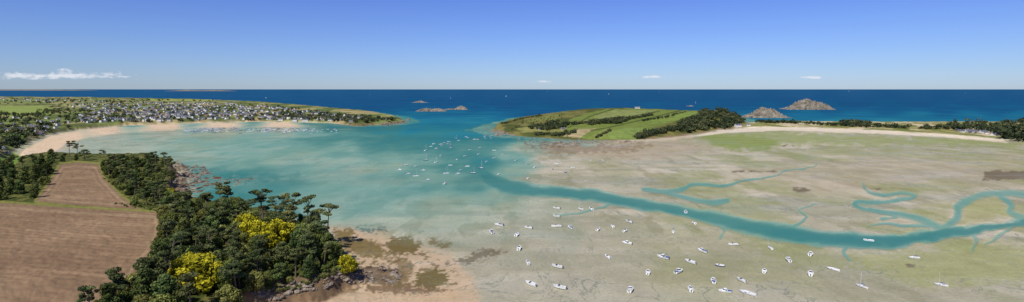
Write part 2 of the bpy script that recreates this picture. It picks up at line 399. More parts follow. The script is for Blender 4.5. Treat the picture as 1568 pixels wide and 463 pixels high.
gm, nt, out = new_mat('ground_material'); b = NB(nt)
geo = b.n('ShaderNodeNewGeometry'); pos = geo.outputs['Position']
col = b.attr('Col').outputs['Color']; fl = b.attr('flat').outputs['Fac']; fi = b.attr('field').outputs['Fac']
n1 = b.noise(pos, 0.35, 6, .65); n2 = b.noise(pos, 0.035, 5, .6, .6)
mp = b.n('ShaderNodeMapping'); nt.links.new(pos, mp.inputs[0]); mp.inputs['Scale'].default_value = (0.022, 0.012, 0.02); mp.inputs['Rotation'].default_value = (0, 0, .5)
n3 = b.noise(mp.outputs[0], 1.0, 6, .6, 1.4)
mp2 = b.n('ShaderNodeMapping'); nt.links.new(pos, mp2.inputs[0]); mp2.inputs['Scale'].default_value = (0.006, 0.02, 0.02); mp2.inputs['Rotation'].default_value = (0, 0, -.35)
n4 = b.noise(mp2.outputs[0], 1.0, 7, .6, .8)
k = b.math('MULTIPLY', b.mr(n1, .3, .7, .86, 1.11), b.mr(n2, .3, .7, .88, 1.09))
k = b.math('MULTIPLY', k, b.mr(n4, .35, .65, .88, 1.08))
rid = b.math('ABSOLUTE', b.math('SUBTRACT', n3, 0.5))
creek = b.math('MULTIPLY', b.mr(rid, 0.0, 0.014, 1, 0, True), b.mr(n4, .44, .56, 0.0, 0.85))
mp5 = b.n('ShaderNodeMapping'); nt.links.new(pos, mp5.inputs[0]); mp5.inputs['Scale'].default_value = (0.05, 0.022, 0.02); mp5.inputs['Rotation'].default_value = (0, 0, -.3); mp5.inputs['Location'].default_value = (31, 7, 0)
n5 = b.noise(mp5.outputs[0], 1.0, 5, .6, 1.0)
cr2 = b.math('MULTIPLY', b.mr(b.math('ABSOLUTE', b.math('SUBTRACT', n5, 0.5)), 0, .012, .6, 0, True), b.mr(n2, .47, .56, 0, 1))
speck = b.math('MULTIPLY', b.mr(b.noise(pos, .16, 3, .7), .62, .68, 0, .6), b.mr(n5, .5, .62, 0, 1))
creek = b.math('MULTIPLY', b.math('MAXIMUM', b.math('MAXIMUM', creek, cr2), speck), fl)
sp = b.n('ShaderNodeSeparateXYZ'); nt.links.new(pos, sp.inputs[0])
wl = b.math('ADD', b.math('MULTIPLY', sp.outputs[0], 0.24), sp.outputs[1])
wl = b.math('ADD', wl, b.math('MULTIPLY', n2, 1.5))
row = b.math('SINE', b.math('MULTIPLY', wl, 2 * math.pi / 8.0))
row2 = b.math('POWER', b.math('ABSOLUTE', b.math('SINE', b.math('MULTIPLY', wl, math.pi / 44))), 40)
rowk = b.math('ADD', b.math('MULTIPLY', row, b.mr(n4, .4, .6, .03, .09)), b.math('MULTIPLY', row2, 0.15))
rowk = b.math('ADD', 1.0, b.math('MULTIPLY', rowk, fi))
k = b.math('MULTIPLY', k, rowk)
sc = b.n('ShaderNodeVectorMath', operation='SCALE'); nt.links.new(col, sc.inputs[0]); nt.links.new(k, sc.inputs['Scale'])
c2 = b.mix(creek, sc.outputs[0], (0.19, 0.20, 0.135, 1))
pb = b.n('ShaderNodeBsdfPrincipled'); nt.links.new(c2, pb.inputs['Base Color'])
wet = b.math('MULTIPLY', b.mr(n4, .48, .6, 0, 1, True), fl)
nt.links.new(b.mr(wet, 0, 1, .9, .5), pb.inputs['Roughness'])
nt.links.new(b.mr(wet, 0, 1, .02, .1), pb.inputs['Specular IOR Level'])
bp = b.n('ShaderNodeBump'); bp.inputs['Strength'].default_value = .35; bp.inputs['Distance'].default_value = .2
nt.links.new(n1, bp.inputs['Height']); nt.links.new(bp.outputs[0], pb.inputs['Normal'])
nt.links.new(pb.outputs[0], out.inputs[0])
me = np_mesh('ground', Vv, Q, [gm], None, {'Col': ('POINT', 'FLOAT_COLOR', C.reshape(-1, 3)), 'flat': ('POINT', 'FLOAT', flat.ravel()), 'field': ('POINT', 'FLOAT', field.ravel())}, True)
add_obj('ground', me)

# ------------------------------------------------------------------ water
wm, nt, out = new_mat('sea_water_material'); b = NB(nt)
geo = b.n('ShaderNodeNewGeometry'); pos = geo.outputs['Position']
dp = b.attr('depth').outputs['Fac']
patch = b.noise(pos, 0.004, 6, .6, .5)
pz = b.n('ShaderNodeMapping'); nt.links.new(pos, pz.inputs[0]); pz.inputs['Scale'].default_value = (0.0004, 0.0025, 1)
streak = b.noise(pz.outputs[0], 1.0, 6, .65, .4)
dd = b.math('MULTIPLY', dp, b.mr(patch, .3, .7, .7, 1.3))
op = b.math('SUBTRACT', 1.0, b.math('EXPONENT', b.math('MULTIPLY', dd, -0.70)), clamp=True)
rp = b.n('ShaderNodeValToRGB'); nt.links.new(b.math('POWER', b.math('DIVIDE', dd, 26.0, clamp=True), 0.5), rp.inputs[0])
els = rp.color_ramp.elements
K = .95
def el(p, c):
    e = els.new(p); e.color = (*(lin(c) * K), 1)
els[0].position = 0; els[0].color = (*(lin((146, 202, 180)) * K), 1)
els[1].position = 1; els[1].color = (*(lin((30, 84, 118)) * K), 1)
el(.12, (140, 196, 178)); el(.19, (116, 182, 168)); el(.245, (76, 148, 138)); el(.30, (56, 130, 126)); el(.42, (40, 122, 134)); el(.6, (24, 100, 126)); el(.78, (18, 82, 116)); el(.9, (20, 76, 114))
sc = b.n('ShaderNodeVectorMath', operation='SCALE'); nt.links.new(rp.outputs[0], sc.inputs[0]); nt.links.new(b.mr(streak, .3, .7, .84, 1.14), sc.inputs['Scale'])
df = b.n('ShaderNodeBsdfDiffuse'); nt.links.new(sc.outputs[0], df.inputs[0])
gl = b.n('ShaderNodeBsdfGlossy'); gl.inputs['Roughness'].default_value = .35
wv = b.noise(pos, 0.25, 4, .6); bp = b.n('ShaderNodeBump'); bp.inputs['Strength'].default_value = .3; bp.inputs['Distance'].default_value = .6
nt.links.new(wv, bp.inputs['Height']); nt.links.new(bp.outputs[0], gl.inputs['Normal'])
pm = b.n('ShaderNodeMixShader'); pm.inputs[0].default_value = .03
nt.links.new(df.outputs[0], pm.inputs[1]); nt.links.new(gl.outputs[0], pm.inputs[2])
tr = b.n('ShaderNodeBsdfTransparent'); mx = b.n('ShaderNodeMixShader')
nt.links.new(op, mx.inputs[0]); nt.links.new(tr.outputs[0], mx.inputs[1]); nt.links.new(pm.outputs[0], mx.inputs[2])
nt.links.new(mx.outputs[0], out.inputs[0])
zw = Z.ravel(); keep = (zw[Q].min(1) < 0.05)
used = np.unique(Q[keep]); remap = np.zeros(nr * nc, np.int64); remap[used] = np.arange(len(used))
Vw = Vv[used].copy(); Vw[:, 2] = 0
me = np_mesh('sea', Vw, remap[Q[keep]], [wm], None, {'depth': ('POINT', 'FLOAT', np.clip(-zw[used], 0, 40))}, True)
add_obj('sea_water', me)

# ------------------------------------------------------------------ trees
bark = simple_mat('bark', (0.17, 0.13, 0.10), .9, .1, .4, 1.5)
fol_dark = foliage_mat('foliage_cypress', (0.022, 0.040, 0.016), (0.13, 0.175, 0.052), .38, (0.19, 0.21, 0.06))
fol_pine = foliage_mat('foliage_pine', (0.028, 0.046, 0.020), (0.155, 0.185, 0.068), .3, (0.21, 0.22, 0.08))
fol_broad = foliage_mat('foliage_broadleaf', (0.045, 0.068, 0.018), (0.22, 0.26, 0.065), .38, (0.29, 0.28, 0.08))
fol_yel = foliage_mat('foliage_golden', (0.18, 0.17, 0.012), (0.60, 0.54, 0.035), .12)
def leaves(cent, size, rs, outward=None):
    n = len(cent)
    a = rs.normal(size=(n, 3))
    if outward is not None: a = a * .6 + outward * .9 + np.array([0, 0, .35])
    a /= np.linalg.norm(a, axis=1)[:, None] + 1e-9
    t = np.cross(a, rs.normal(size=(n, 3))); t /= np.linalg.norm(t, axis=1)[:, None] + 1e-9
    bt = np.cross(a, t); s = (size * rs.uniform(.6, 1.3, n))[:, None]
    r = rs.uniform(.45, .9, n)[:, None]
    return np.stack([cent - t*s, cent - bt*s*r, cent + t*s, cent + bt*s*r], 1).reshape(-1, 3)
def tube(p0, p1, r0, r1, k=6):
    p0 = np.array(p0, float); p1 = np.array(p1, float)
    d = p1 - p0; d /= np.linalg.norm(d); x = np.cross(d, [0.3, 1, 0.1]); x /= np.linalg.norm(x); y = np.cross(d, x)
    an = np.arange(k) * 2 * math.pi / k
    ring = np.cos(an)[:, None] * x + np.sin(an)[:, None] * y
    Vt = np.vstack([p0 + ring * r0, p1 + ring * r1])
    Qt = np.array([[i, (i+1) % k, k + (i+1) % k, k + i] for i in range(k)])
    return Vt, Qt
def tree_mesh(name, kind, seed):
    rs = np.random.RandomState(seed)
    Vs, Qs, mi, tone = [], [], [], []; nv = 0
    def add(Vt, Qt, m, tn):
        nonlocal nv
        Vs.append(Vt); Qs.append(Qt + nv); nv += len(Vt); mi.append(np.full(len(Qt), m)); tone.append(np.full(len(Vt), tn) if np.isscalar(tn) else tn)
    h = {'cypress': 13, 'pine': 15, 'umbrella': 17, 'broad': 10, 'golden': 10, 'shrub': 3.5}[kind]
    lean = rs.normal(size=2) * (.6 if kind != 'shrub' else .1) * (1.8 if kind == 'umbrella' else 1)
    top = np.array([lean[0]*1.5, lean[1]*1.5, h * .85])
    pts = [np.zeros(3)-[0,0,.5], np.array([lean[0]*.5, lean[1]*.5, h*.35]), top]
    r0 = .5 if kind != 'shrub' else .12
    add(*tube(pts[0], pts[1], r0, r0*.65), 0, .5); add(*tube(pts[1], pts[2], r0*.65, .1), 0, .5)
    cl = []
    if kind == 'pine':
        for i in range(rs.randint(11, 15)):
            an = rs.uniform(0, 6.28); rr = rs.uniform(.5, 4.6); z = h * rs.uniform(.52, .98) - rr * .25
            cl.append((np.array([lean[0] + math.cos(an)*rr, lean[1] + math.sin(an)*rr, z]), rs.uniform(1.4, 2.4), .45))
    elif kind == 'umbrella':
        for i in range(rs.randint(9, 12)):
            an = rs.uniform(0, 6.28); lev = rs.choice([.72, .84, .93, .97]); rr = rs.uniform(.8, 5.6) * (1 if lev > .75 else .8)
            cl.append((np.array([lean[0]*1.4 + math.cos(an)*rr, lean[1]*1.4 + math.sin(an)*rr, h*lev - rr*.08]), rs.uniform(1.3, 2.1), .34))
    elif kind == 'cypress':
        sh = rs.uniform(.75, 1.25)
        for i in range(24):
            f = (i + .5) / 24; z = h * (.12 + .86 * f); rad = 4.6 * sh * math.sin(math.pi * min(1, .25 + .75 * (1 - f)) * .62 ) * (1.05 - f * .55)
            an = i * 2.4 + rs.uniform(-.5, .5); rr = rad * rs.uniform(.35, 1.05)
            cl.append((np.array([lean[0]*f + math.cos(an)*rr, lean[1]*f + math.sin(an)*rr, z]), rs.uniform(1.4, 2.5) * (1.1 - .35*f), .75))
    elif kind in ('broad', 'golden'):
        for i in range(20):
            f = (i + .5) / 20; z = h * (.15 + .72 * f); rad = 4.6 * math.sin(math.pi * (.2 + .68 * f))
            an = i * 2.4 + rs.uniform(-.6, .6); rr = rad * rs.uniform(.4, 1.0)
            cl.append((np.array([math.cos(an)*rr, math.sin(an)*rr, z]), rs.uniform(1.2, 2.3), .8))
    else:
        for i in range(8):
            an = rs.uniform(0, 6.28); rr = rs.uniform(0, 2.2)
            cl.append((np.array([math.cos(an)*rr, math.sin(an)*rr, rs.uniform(.8, h*.75)]), rs.uniform(.8, 1.4), .8))
    for c, r, fz in cl:
        base = pts[1] + (top - pts[1]) * np.clip((c[2] - 2.2) / h, 0, 1) * .9
        if kind == 'shrub': base = np.array([0, 0, .4])
        add(*tube(base, c, r0 * .28, .05, 4), 0, .5)
        n = int(70 * r * r * (.55 if kind != 'shrub' else .9))
        dr = rs.normal(size=(n, 3)); dr /= np.linalg.norm(dr, axis=1)[:, None]
        rad = r * rs.uniform(.45, 1.12, n) ** .6
        p = c + dr * rad[:, None] * np.array([1, 1, fz])
        Vl = leaves(p, .42 if kind != 'shrub' else .28, rs, dr)
        tn = np.clip(.40 + .38 * dr[:, 2] + rs.uniform(-.36, .38) + rs.uniform(-.15, .15, n), 0, 1)  # random tone plus shading put into the colour: clump tops lighter, undersides darker
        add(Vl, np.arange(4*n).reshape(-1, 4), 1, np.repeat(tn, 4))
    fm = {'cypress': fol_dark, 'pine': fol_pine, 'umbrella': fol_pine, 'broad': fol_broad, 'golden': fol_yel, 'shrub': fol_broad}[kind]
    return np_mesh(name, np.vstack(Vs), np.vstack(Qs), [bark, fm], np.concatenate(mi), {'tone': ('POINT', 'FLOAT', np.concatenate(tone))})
TM = {k: [tree_mesh(k + '_tree_mesh', k, 10 * i + s) for s in range(n)] for i, (k, n) in enumerate([('cypress', 6), ('pine', 5), ('broad', 4), ('golden', 2), ('shrub', 3), ('umbrella', 4)])}
ONAME = {'cypress': 'cypress_tree', 'pine': 'pine_tree', 'umbrella': 'umbrella_pine_tree', 'broad': 'broadleaf_tree', 'golden': 'golden_cypress_tree', 'shrub': 'shrub'}
placed = []
def put_tree(kind, u, v, s=1.0, force=False, dmin=6.0):
    x, y, z = seen(u, v)
    if not force:
        for (a, c) in placed:
            if (a - x) ** 2 + (c - y) ** 2 < dmin * dmin: return False
    placed.append((x, y))
    me = random.choice(TM[kind])
    sx = s * random.uniform(.88, 1.15)
    add_obj(ONAME[kind], me, (x, y, z - .2), (0, 0, random.uniform(0, 6.28)), (sx, sx, s * random.uniform(.85, 1.15)))
    return True
def inpoly(p, u, v):
    return bool(sdf(p, np.array([u]), np.array([v]))[0] > 0)
def fill(poly, n, kinds, smin, smax, dmin):
    us_ = [p[0] for p in poly]; vs_ = [p[1] for p in poly]
    t = 0; k = 0
    while t < n and k < n * 8:
        k += 1
        u = random.uniform(min(us_), max(us_)); v = random.uniform(min(vs_), max(vs_))
        if not inpoly(poly, u, v): continue
        if put_tree(random.choice(kinds), u, v, random.uniform(smin, smax), dmin=dmin): t += 1
for (k_, u, v, s) in [('golden',302,448,2.9),('golden',286,444,2.4),('golden',322,446,2.4),('golden',382,368,2.1),('golden',398,372,1.8),('golden',425,376,2.3),('golden',440,371,1.7),('golden',410,380,1.6),('golden',528,419,1.5),('golden',541,417,.9),('golden',262,300,1.0),('golden',262,312,.8),
                   ('golden',372,357,1.6),('umbrella',404,340,2.1),('umbrella',419,343,1.8),('umbrella',398,333,1.4),('umbrella',450,356,2.3),('umbrella',468,360,2.0),('umbrella',479,358,1.3),('umbrella',501,362,1.8),('pine',315,328,1.9),('umbrella',337,324,1.9),('pine',352,326,1.8),('pine',345,334,1.5),
                   ('cypress',500,392,1.5),('cypress',455,408,2.2),('cypress',472,402,1.7),('umbrella',238,262,1.5),('umbrella',226,256,1.4),('umbrella',252,258,1.4),('umbrella',160,247,1.3),('pine',190,259,1.5),('umbrella',118,242,1.9),('umbrella',106,240,1.8),('pine',130,246,1.7),('umbrella',245,305,1.4),
                   ('cypress',60,264,1.8),('cypress',35,282,1.8),('cypress',240,424,1.3),('pine',262,349,1.8),('umbrella',285,335,1.6)]:
    put_tree(k_, u, v, s, True)
for (u, v) in [(302,448),(382,368),(425,376)]:      # keep the golden crowns clear of taller neighbours
    for dv in (6, 12, 18): placed.append(seen(u, v + dv)[:2]); placed.append(seen(u - 10, v + dv)[:2]); placed.append(seen(u + 10, v + dv)[:2])
belt1 = [(252,336),(264,312),(300,320),(360,328),(420,340),(500,357),(515,371),(498,388),(520,405),(500,422),(430,436),(390,450),(340,476),(240,488),(110,488),(132,474),(192,460),(218,436),(246,402),(254,372)]
belt2 = [(152,256),(165,248),(230,247),(262,255),(268,272),(256,290),(260,305),(247,322),(222,318),(192,298),(168,272)]
belt3 = [(-120,252),(30,249),(60,247),(85,242),(150,246),(140,249),(90,251),(74,276),(52,304),(0,308),(-120,304)]
fill(belt1, 165, ['cypress','broad','pine','broad','broad','umbrella','pine'], 1.0, 1.8, 8.8)
fill(belt2, 85, ['cypress','umbrella','pine','pine','broad'], .85, 1.45, 9.5)
fill(belt3, 95, ['cypress','cypress','broad','pine'], .9, 1.55, 10)
fill(belt1, 170, ['shrub','broad'], .5, 1.0, 4.5)
fill(belt2, 70, ['shrub','shrub','broad'], .6, 1.0, 4.5)
fill([(380,440),(440,425),(540,395),(550,412),(470,440),(400,455)], 60, ['shrub'], .7, 1.3, 3)
fill([(216,410),(244,380),(252,330),(262,330),(262,390),(230,440),(200,452)], 80, ['shrub'], .7, 1.4, 3.2)
fill([(100,300),(215,322),(245,325),(240,318),(200,305),(160,275),(152,255),(165,255),(210,310),(160,312)], 50, ['shrub','shrub','broad'], .5, .8, 4)

def tree_mass(name, pts, mat, q=70, leaf=1.6):
    rs = np.random.RandomState(len(pts)); VsL = []; tn = []
    for (x, y, z, h) in pts:
        r = h * rs.uniform(.42, .7); n = q
        cc = rs.normal(size=(5, 3)) * np.array([r*.45, r*.45, h*.16]) + np.array([x, y, z + h*.5])
        dr = rs.normal(size=(n, 3)); dr /= np.linalg.norm(dr, axis=1)[:, None]
        p = cc[rs.randint(0, 5, n)] + dr * (r * .62) * np.array([1, 1, .75])
        VsL.append(leaves(p, leaf * h / 10, rs, dr)); tn.append(np.repeat(np.clip(.35 + .4*dr[:, 2] + rs.uniform(-.3, .3), 0, 1), 4))  # tone also carries painted shading, upper leaves light and lower ones dark
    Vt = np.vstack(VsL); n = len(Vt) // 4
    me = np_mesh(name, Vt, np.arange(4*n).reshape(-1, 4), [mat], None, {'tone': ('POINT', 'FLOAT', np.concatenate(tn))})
    return add_obj(name, me)
def scatter(poly, n, h0, h1):
    us_ = [p[0] for p in poly]; vs_ = [p[1] for p in poly]; o = []; k = 0
    while len(o) < n and k < n * 15:
        k += 1
        u = random.uniform(min(us_), max(us_)); v = random.uniform(min(vs_), max(vs_))
        if inpoly(poly, u, v):
            x, y, z = seen(u, v)
            if z > 1.5: o.append((x, y, z, random.uniform(h0, h1)))
    return o
def along(line, n, h0, h1, jit=.7):
    o = []
    for i in range(n):
        t = random.uniform(0, len(line) - 1.001); a = int(t); f = t - a
        u = line[a][0] + (line[a+1][0]-line[a][0])*f + random.gauss(0, jit*2); v = line[a][1] + (line[a+1][1]-line[a][1])*f + random.gauss(0, jit*.5)
        x, y, z = seen(u, v); o.append((x, y, z, random.uniform(h0, h1)))
    return o
town = [(0,181),(60,182),(95,186),(130,190),(200,188),(300,186),(400,184.5),(480,185),(545,188),(600,184),(560,178),(480,170),(420,162),(340,156),(200,154),(90,160),(60,172)]
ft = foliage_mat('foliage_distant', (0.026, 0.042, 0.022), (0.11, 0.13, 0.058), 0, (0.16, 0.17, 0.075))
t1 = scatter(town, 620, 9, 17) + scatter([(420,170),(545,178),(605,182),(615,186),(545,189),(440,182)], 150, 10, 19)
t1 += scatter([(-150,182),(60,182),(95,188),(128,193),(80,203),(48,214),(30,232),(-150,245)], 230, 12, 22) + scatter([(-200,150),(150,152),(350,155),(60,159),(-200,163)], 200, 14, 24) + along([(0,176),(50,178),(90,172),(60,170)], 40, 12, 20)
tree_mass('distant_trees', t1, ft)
t2 = scatter([(1045,205),(1035,196),(1060,180),(1078,169),(1110,168),(1130,178),(1140,186),(1120,196),(1085,201),(1055,206)], 260, 12, 20)
t2 += scatter([(805,197),(850,188),(868,187),(866,196),(840,201)], 90, 9, 16) + along([(868,192),(905,188),(945,190),(965,183),(1000,177)], 120, 8, 16) + along([(900,191),(960,183)], 80, 8, 18, 1.6)
t2 += along([(912,212),(925,205),(935,200)], 40, 5, 8) + along([(978,212),(1000,205),(1040,198)], 110, 9, 17, 2) + along([(820,206),(860,208),(880,202)], 70, 6, 11, 1.5) + along([(770,190),(800,182),(830,177)], 70, 4, 8) + along([(985,186),(1020,180),(1050,172)], 50, 6, 11) + scatter([(780,200),(800,186),(870,172),(860,186)], 60, 3, 7)
tree_mass('island_trees', t2, ft)
t3 = along([(1160,188),(1210,189),(1260,192),(1310,194),(1370,196),(1440,198)], 120, 9, 19, 1.2) + scatter([(1440,192),(1568,188),(1800,190),(1800,200),(1568,206),(1500,203),(1440,199)], 240, 12, 26) + scatter([(1520,205),(1560,200),(1750,205),(1750,235),(1590,222),(1545,216)], 170, 14, 32) + along([(1285,191),(1330,192)], 50, 12, 22, .8)
tree_mass('shore_trees', t3, ft)
# ------------------------------------------------------------------ houses
wallw = simple_mat('rendered_wall', (0.72, 0.70, 0.65), .8, .2, .12, .3)
wallb = simple_mat('stone_wall', (0.42, 0.36, 0.29), .9, .1, .3, .8)
slate = simple_mat('slate_roof', (0.12, 0.13, 0.155), .55, .3, .25, .5)
tile = simple_mat('tile_roof', (0.30, 0.16, 0.10), .8, .2, .25, .5)
glass = simple_mat('window_glass', (0.03, 0.035, 0.045), .1, .6, .1)
def house_geo(L, Wd, hw, hr):
    a, c = L/2, Wd/2; e = .5; ov = .35
    Vh_ = [(-a,-c,0),(a,-c,0),(a,c,0),(-a,c,0),(-a,-c,hw),(a,-c,hw),(a,c,hw),(-a,c,hw),(-a,0,hw+hr),(a,0,hw+hr)]
    walls = [(0,1,5,4),(2,3,7,6),(1,2,6,5),(3,0,4,7)]; gab = [(5,6,9),(7,4,8)]
    s = hr / c; y2 = c + e; z2 = hw - e*s + .12
    Vr = [(-a-ov,-y2,z2),(a+ov,-y2,z2),(a+ov,0,hw+hr+.12),(-a-ov,0,hw+hr+.12),(a+ov,y2,z2),(-a-ov,y2,z2),
          (-a-ov,-y2,z2-.2),(a+ov,-y2,z2-.2),(a+ov,y2,z2-.2),(-a-ov,y2,z2-.2)]
    roof = [(0,1,2,3),(3,2,4,5),(6,7,1,0),(5,4,8,9)]
    return Vh_, walls + gab, Vr, roof
def boxg(x0,x1,y0,y1,z0,z1):
    v = [(x0,y0,z0),(x1,y0,z0),(x1,y1,z0),(x0,y1,z0),(x0,y0,z1),(x1,y0,z1),(x1,y1,z1),(x0,y1,z1)]
    f = [(0,1,5,4),(1,2,6,5),(2,3,7,6),(3,0,4,7),(4,5,6,7),(3,2,1,0)]
    return v, f
class MB:
    def __init__(s): s.v=[]; s.f=[]; s.m=[]
    def add(s, v, f, m, rz=0, loc=(0,0,0)):
        o = len(s.v); c, n = math.cos(rz), math.sin(rz)
        for (x,y,z) in v: s.v.append((x*c-y*n+loc[0], x*n+y*c+loc[1], z+loc[2]))
        for q_ in f: s.f.append(tuple(i+o for i in q_)); s.m.append(m)
    def mesh(s, name, mats):
        me = bpy.data.meshes.new(name); me.from_pydata(s.v, [], s.f)
        for m in mats: me.materials.append(m)
        me.polygons.foreach_set('material_index', s.m); me.update(); return me
def win_list(L, Wd, hw):
    ws = []
    n = max(2, int(L/3))
    for sgn in (-1, 1):
        for i in range(n):
            x = -L/2 + (i+.5)*L/n
            for z in ([1.0] if hw < 4 else [1.0, 3.7]):
                y = sgn*Wd/2
                ws.append(boxg(x-.5, x+.5, min(y, y+sgn*.05), max(y, y+sgn*.05), z, z+1.3))
    return ws
tm = MB()
def town_house(x, y, z, s=1.0):
    L = random.uniform(9, 17)*s; Wd = random.uniform(7, 9)*s; hw = random.choice([3.2, 5.6, 5.6, 6.5])*s; hr = Wd*.4
    v1, f1, v2, f2 = house_geo(L, Wd, hw, hr); rz = random.choice([0, .3, 1.57, 1.2, -.3]) + random.uniform(-.2, .2)
    loc = (x, y, z-1); tm.add([(a,c,d+ (1 if d>0 else 0)) for a,c,d in v1], f1, 0 if random.random() < .72 else 1, rz, loc); tm.add([(a,c,d+1) for a,c,d in v2], f2, 2 if random.random() < .92 else 3, rz, loc)
    cv, cf = boxg(L/2-1.2, L/2-.3, -.5, .5, hw, hw+hr+2.2); tm.add(cv, cf, 1, rz, loc)
    for (v, f) in win_list(L, Wd, hw): tm.add(v, f, 4, rz, loc)
def town_fill(poly, n, s=1.0):
    us_ = [p[0] for p in poly]; vs_ = [p[1] for p in poly]; k = 0; got = 0
    while got < n and k < n*12:
        k += 1; u = random.uniform(min(us_), max(us_)); v = random.uniform(min(vs_), max(vs_))
        if inpoly(poly, u, v):
            x, y, z = seen(u, v)
            if z > 2: town_house(x, y, z, s); got += 1
town_fill([(90,162),(140,156),(200,154.5),(340,157),(420,163),(500,173),(560,180),(545,187),(480,184),(400,183.5),(300,185),(200,187),(130,189),(110,180),(150,172)], 540, 1.15)
town_fill([(200,158),(340,158),(400,164),(380,180),(260,182),(200,176)], 220, 1.15)
town_fill([(0,180),(80,182),(110,188),(90,198),(50,208),(0,200)], 36, 1.0)
town_fill([(-10,212),(30,212),(26,236),(-10,238)], 6, .9)
town_fill([(0,150),(140,152),(140,157),(0,156)], 40, 1.4)
town_fill([(1455,197),(1500,197),(1545,202),(1530,209),(1470,203)], 30, .9)
add_obj('town_houses', tm.mesh('town_houses', [wallw, wallb, slate, tile, glass]))
def house(name, u, v, L, Wd, hw, rz=0, wall=None, roofm=None):
    x, y, z = seen(u, v)
    e = bpy.data.objects.new(name, None); COL.objects.link(e); e.location = (x, y, z-.3); e.rotation_euler = (0, 0, rz)
    v1, f1, v2, f2 = house_geo(L, Wd, hw, Wd*.42)
    m = MB(); m.add(v1, f1, 0); add_obj('walls', m.mesh('walls', [wall or wallw]), parent=e)
    m = MB(); m.add(v2, f2, 0); add_obj('roof', m.mesh('roof', [roofm or slate]), parent=e)
    m = MB()
    for (a, c) in win_list(L, Wd, hw): m.add(a, c, 0)
    add_obj('windows', m.mesh('windows', [glass]), parent=e)
    m = MB(); a, c = boxg(-.6, .6, -Wd/2-.12, -Wd/2-.06, 0.3, 2.4); m.add(a, c, 0); add_obj('door', m.mesh('door', [tile]), parent=e)
    m = MB()
    for sx in (-1, 1):
        a, c = boxg(sx*(L/2-.8)-.5, sx*(L/2-.8)+.5, -.6, .6, hw, hw+Wd*.42+1.6); m.add(a, c, 0)
    add_obj('chimneys', m.mesh('chimneys', [wallb]), parent=e)
for a in [('seafront_house',430,185.5,22,11,8,.1),('seafront_house',452,186.5,20,11,8,-.1),('seafront_house',468,187,26,12,9,0),('seafront_house',505,186,16,10,7,.3),('stone_house',538,188,18,11,7,.2,wallb),('stone_house',590,184,16,10,6,-.2,wallb),
          ('farmhouse',850,196,20,9,6,.15,wallb),('farmhouse',828,199,16,8,5,-.2),('farmhouse',862,199,14,8,5,.4,wallb),('chapel',976,166.5,26,12,7,.1),('beach_house',1130,195,24,12,8,.2),('beach_house',1146,193,14,9,6,-.2),
          ('beach_house',1505,204,22,10,6,.2),('beach_house',1486,203,20,9,5,-.1),('beach_house',1522,208,18,9,5,.3)]:
    house(*a[:6], a[6], a[7] if len(a) > 7 else None)

# ------------------------------------------------------------------ rocks
rockm = simple_mat('rock', (0.27, 0.22, 0.17), .95, .1, .6, .25)
rockl = simple_mat('islet_rock', (0.255, 0.225, 0.17), .95, .05, .75, .045)
import bmesh
bm = bmesh.new(); bmesh.ops.create_icosphere(bm, subdivisions=2, radius=1)
IV = np.array([v.co[:] for v in bm.verts]); IF = np.array([[v.index for v in f.verts] for f in bm.faces]); bm.free()
def rock_mass(name, pts):
    Vs, Fs = [], []; rs = np.random.RandomState(5)
    for i, (x, y, z, r) in enumerate(pts):
        k = 1 + .55 * (vn(IV[:, 0]*1.7 + i*3.1 + 50, IV[:, 1]*1.7 + IV[:, 2]*2.3 + i*1.7 + 50) - .5) * 2
        a = rs.uniform(0, 6.28); p = IV * k[:, None] * np.array([rs.uniform(.8, 1.5), rs.uniform(.7, 1.2), rs.uniform(.4, .75)]) * r
        p = np.stack([p[:, 0]*math.cos(a)-p[:, 1]*math.sin(a), p[:, 0]*math.sin(a)+p[:, 1]*math.cos(a), p[:, 2]], 1)
        Vs.append(p + [x, y, z]); Fs.append(IF + i * len(IV))
    add_obj(name, np_mesh(name, np.vstack(Vs), np.vstack(Fs), [rockm]))
def rscat(poly, n, r0, r1, cap=30):
    us_ = [p[0] for p in poly]; vs_ = [p[1] for p in poly]; o = []
    while len(o) < n:
        u = random.uniform(min(us_), max(us_)); v = random.uniform(min(vs_), max(vs_))
        if inpoly(poly, u, v):
            x, y, z = seen(u, v)
            if z < cap: o.append((x, y, z, r0 + (r1-r0)*random.random()**2.5))
    return o
pts = rscat([(262,246),(312,254),(318,262),(300,290),(268,294),(262,270)], 110, 1, 4.5)
pts += rscat(rocks_px[1], 150, 1.2, 4.5) + rscat(rocks_px[2], 90, .5, 2.0) + rscat(rocks_px[3], 170, .5, 2.2) + rscat([(575,190),(626,184),(630,189),(590,193)], 70, 2, 9) + rscat([(742,198),(770,200),(790,208),(760,208)], 90, 2, 8)
pts += rscat([(320,268),(395,272),(372,281),(330,280)], 40, .8, 2.0) + rscat([(500,350),(520,362),(530,395),(545,400),(548,412),(520,420),(505,385)], 90, .5, 1.8)
rock_mass('shore_rocks', pts)
def islet(name, u0, u1, vb, prof, deep=1.0, seed=0, hs=1.0):
    Dm = F*H/(vb-VH); L = (u1-u0)/F*Dm; cx = ((u0+u1)/2-U0)/F*Dm; cy = Dm + L*.3*deep
    n = 110; s = np.linspace(-1, 1, n); A, B = np.meshgrid(s, s)
    ph = np.interp((A+1)/2, [p[0] for p in prof], [p[1]*hs for p in prof])
    x = A*L/2; y = B*L*.32*deep
    nz = fbm((A+9+seed)*5, (B+5)*4, 5); nz2 = fbm((A+9+seed)*15, (B+5)*11, 5)
    e = np.clip(1 - B*B*1.15, 0, 1) ** .7
    z = ph * e * (.66 + .65*nz) + (np.abs(nz2-.5)*2-.3)*ph.max()*.42*(e > .05)*np.clip(ph/ph.max()*3, 0, 1) - 2.5 * (1 - e) - 1.0
    Vt = np.stack([x, y, z], -1).reshape(-1, 3)
    id_ = np.arange(n*n).reshape(n, n); Qt = np.stack([id_[:-1,:-1], id_[:-1,1:], id_[1:,1:], id_[1:,:-1]], -1).reshape(-1, 4)
    add_obj(name, np_mesh(name, Vt, Qt, [rockl]), (cx, cy, 0))
